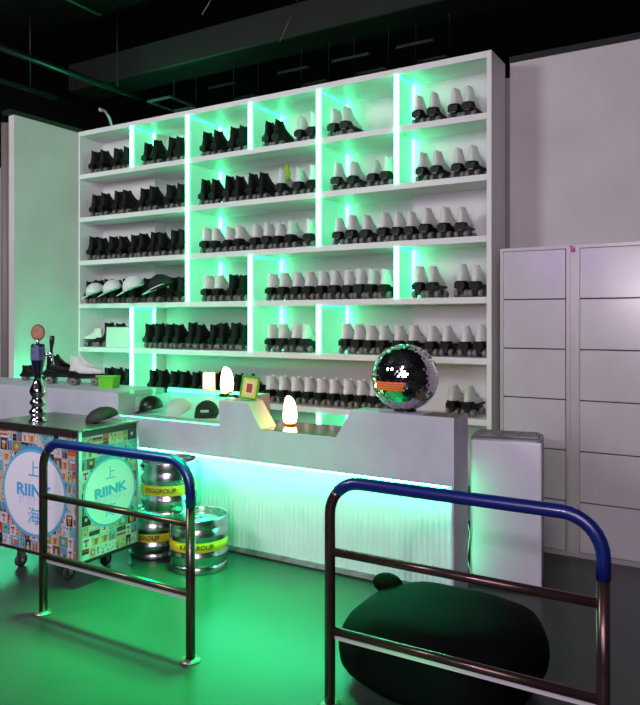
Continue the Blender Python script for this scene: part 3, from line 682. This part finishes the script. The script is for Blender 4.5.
# ------------------------------------------------------------ kegs
def keg(label, x, y, z, rz, r=.178, h=.335):
    t = thing('beer_keg', label, 'keg', (x, y, z), rz, 'steel beer kegs beside the cart')
    k = h/.335
    MB().lathe([(r*.86, .035*k), (r*.97, .05*k), (r*.985, .09*k), (r*1.0, .1*k), (r*1.0, .112*k), (r*.975, .118*k), (r*.975, .215*k), (r*1.0, .221*k), (r*1.0, .233*k), (r*.985, .243*k), (r*.97, .285*k), (r*.86, .302*k), (r*.5, .312*k), (.04, .316*k)], 'keg', 40).build('barrel', t)
    MB().lathe([(r*.90, .05*k), (r*.97, .04*k), (r*.97, .004), (r*.955, 0), (r*.93, .004), (r*.93, .04*k)], 'keg', 40, cap=False).build('foot_ring', t)
    tp = MB().lathe([(r*.93, .285*k), (r*.93, h-.006), (r*.945, h-.001), (r*.965, h-.001), (r*.98, h-.008), (r*.975, .275*k)], 'keg', 40, cap=False)
    tp.build('top_ring', t)
    MB().lathe([(.032, .31*k), (.034, .325*k), (.024, .328*k)], 'keg', 16).build('valve', t)
    MB().lathe([(r*.978, .138*k), (r*.982, .139*k), (r*.982, .197*k), (r*.978, .198*k)], 'keg_band', 40, cap=False).build('label_band', t)
    hh = MB()
    for a in (0.6, 0.6+PI):
        hh.tube([(r*.99*math.cos(a+d), r*.99*math.sin(a+d), .305*k) for d in (-.22, -.1, 0, .1, .22)], .008, 'black_plastic', 8)
    hh.build('handle_slot', t)
    # lettering wrapped around the band
    cu = bpy.data.curves.new('lt', 'FONT'); cu.body = 'KEGGROUP'; cu.size = .040; cu.align_x = 'CENTER'; cu.align_y = 'CENTER'; cu.extrude = .0006; cu.offset = .0006
    to = bpy.data.objects.new('lt', cu); COL.objects.link(to)
    me = bpy.data.meshes.new_from_object(to.evaluated_get(bpy.context.evaluated_depsgraph_get())); bpy.data.objects.remove(to); me.name = 'lettering'
    for v in me.vertices:
        a = -PI/2+v.co.x/r; rad = r*.985+v.co.z; v.co = (rad*math.cos(a), rad*math.sin(a), .168*k+v.co.y)
    me.materials.clear(); me.materials.append(M['ink']); o = bpy.data.objects.new('lettering', me); COL.objects.link(o); o.parent = t
    return t
def at(px, py, z=0):
    c, s_ = math.cos(YAW), math.sin(YAW); Z = (1.5-z)*710/(py-320); X = (px-320)/710*Z
    return (X*c-Z*s_, X*s_+Z*c)
k1 = at(199, 566); k2 = at(155.5, 552); 
keg('steel keg with yellow band standing on the floor, rightmost of three', k1[0], k1[1], 0, .62, .178, .322)
keg('lower left steel keg on the floor, carrying another keg on top', k2[0], k2[1], 0, .3, .172, .275)
keg('steel keg with yellow band stacked on top of the left keg', k2[0]+.125, k2[1]-.008, .277, .40, .178, .345)

# ------------------------------------------------------------ rails
def rail(label, x0, x1):
    t = thing('guard_rail', label, 'guard rail', (x0, 2.385, 0), 0, 'blue-topped guard rails')
    w_ = x1-x0; H = .878; rr = .13; r = .021
    arc = lambda cx, cz, a0, a1, n=8: [(cx+rr*math.cos(math.radians(a0+(a1-a0)*i/n)), 0, cz+rr*math.sin(math.radians(a0+(a1-a0)*i/n))) for i in range(n+1)]
    la = arc(rr, H-rr, 180, 90); ra = arc(w_-rr, H-rr, 90, 0)
    MB().tube([(0, 0, .006), (0, 0, H-rr)]+la[1:5], r, 'rail', 16).build('post', t)
    MB().tube([(w_, 0, .006), (w_, 0, H-rr-.07)], r, 'rail', 16).build('post', t)
    MB().tube([la[4]]+la[5:]+ra+[(w_, 0, H-rr-.07)], r+.0025, 'rail_blue', 16).build('blue_sleeve', t)
    for z in (.602, .297): MB().tube([(.01, 0, z), (w_-.01, 0, z)], .0165, 'rail', 14).build('crossbar', t)
    MB().box(.02, w_-.02, .004, .012, .297-.036, .297-.012, 'rail_strip').build('edge_strip', t)
    for x in (0, w_): MB().lathe([(.046, 0), (.046, .006), (.030, .009), (.024, .014)], 'flange', 20, 'z', (x, 0, 0)).build('base_flange', t)
    return t
rail('blue-topped tubular guard rail at left, in front of the beer cart', -3.085, -2.098)
rail('blue-topped tubular guard rail at right, in front of the black bean bag', -1.388, -.388)

# ------------------------------------------------------------ bean bag
bb = thing('bean_bag', 'large squashed black vinyl bean bag on the floor behind the right rail', 'bean bag', (-1.09, 2.80, 0))
rings = []
for j in range(25):
    v = -1+2*j/24; a = v*PI/2
    z = .155+.155*math.copysign(abs(math.sin(a))**.9, math.sin(a)); rad = max(abs(math.cos(a)), .02)**.36
    rg = []
    for k in range(48):
        th = 2*PI*k/48
        wv = 1+.012*math.sin(9*th+3*v)+.010*math.sin(5*th-4*v)
        rx, ry = .415*rad*wv, .37*rad*wv
        dz = (.012*math.sin(3*th+1)+.02*math.cos(th)*(v > 0))*min(1, rad*1.0)**3
        sq = lambda q: math.copysign(abs(q)**.8, q)
        rg.append((rx*sq(math.cos(th)), ry*sq(math.sin(th)), max(.0, z+dz*(z/.35))))
    rings.append(rg)
MB().loft(rings, 'bean').build('bag', bb)
MB().ball((-.33, .17, .285), .062, 'bean', 16, 8, (1.2, .8, .75)).build('grab_handle', bb)

# ------------------------------------------------------------ air purifier
ap = thing('air_purifier', 'tall white air purifier standing between the counter and the lockers', 'air purifier', (-1.178, 4.056, 0), math.radians(10.8))
def rrect(hx, hy, z, r, n=6):
    out = []
    for cx, cy, a0 in ((hx-r, hy-r, 0), (-hx+r, hy-r, 90), (-hx+r, -hy+r, 180), (hx-r, -hy+r, 270)):
        for i in range(n+1):
            a = math.radians(a0+90*i/n); out.append((cx+r*math.cos(a), cy+r*math.sin(a), z))
    return out
MB().loft([rrect(.19, .120, 0, .03), rrect(.195, .125, .02, .035), rrect(.195, .125, .828, .035), rrect(.190, .12, .838, .03)], 'purifier_side').build('body', ap)
front = MB().loft([rrect(.194, .012, z, .010) for z in (.022, .030, .815, .823)], 'purifier'); front.v = [(a, b-.122, c) for a, b, c in front.v]; front.build('front_panel', ap)
g = MB().box(-.172, .172, -.098, .098, .838, .842, 'grille')
for k in range(26): x = -.168+.336*k/25; g.box(x-.002, x+.002, -.1, .1, .842, .850, 'kick')
for k in range(6): y = -.098+.196*k/5; g.box(-.172, .172, y-.0015, y+.0015, .842, .848, 'kick')
g.build('top_grille', ap)
tag(MB().tube([(-1.34, 3.80, .42), (-1.335, 3.86, .30), (-1.345, 3.84, .16), (-1.33, 3.88, .05), (-1.333, 3.95, .006)], .004, 'lamp_cream' if False else 'board', 6).build('power_cord'), 'thin white power cord hanging between counter end and air purifier', 'cord')
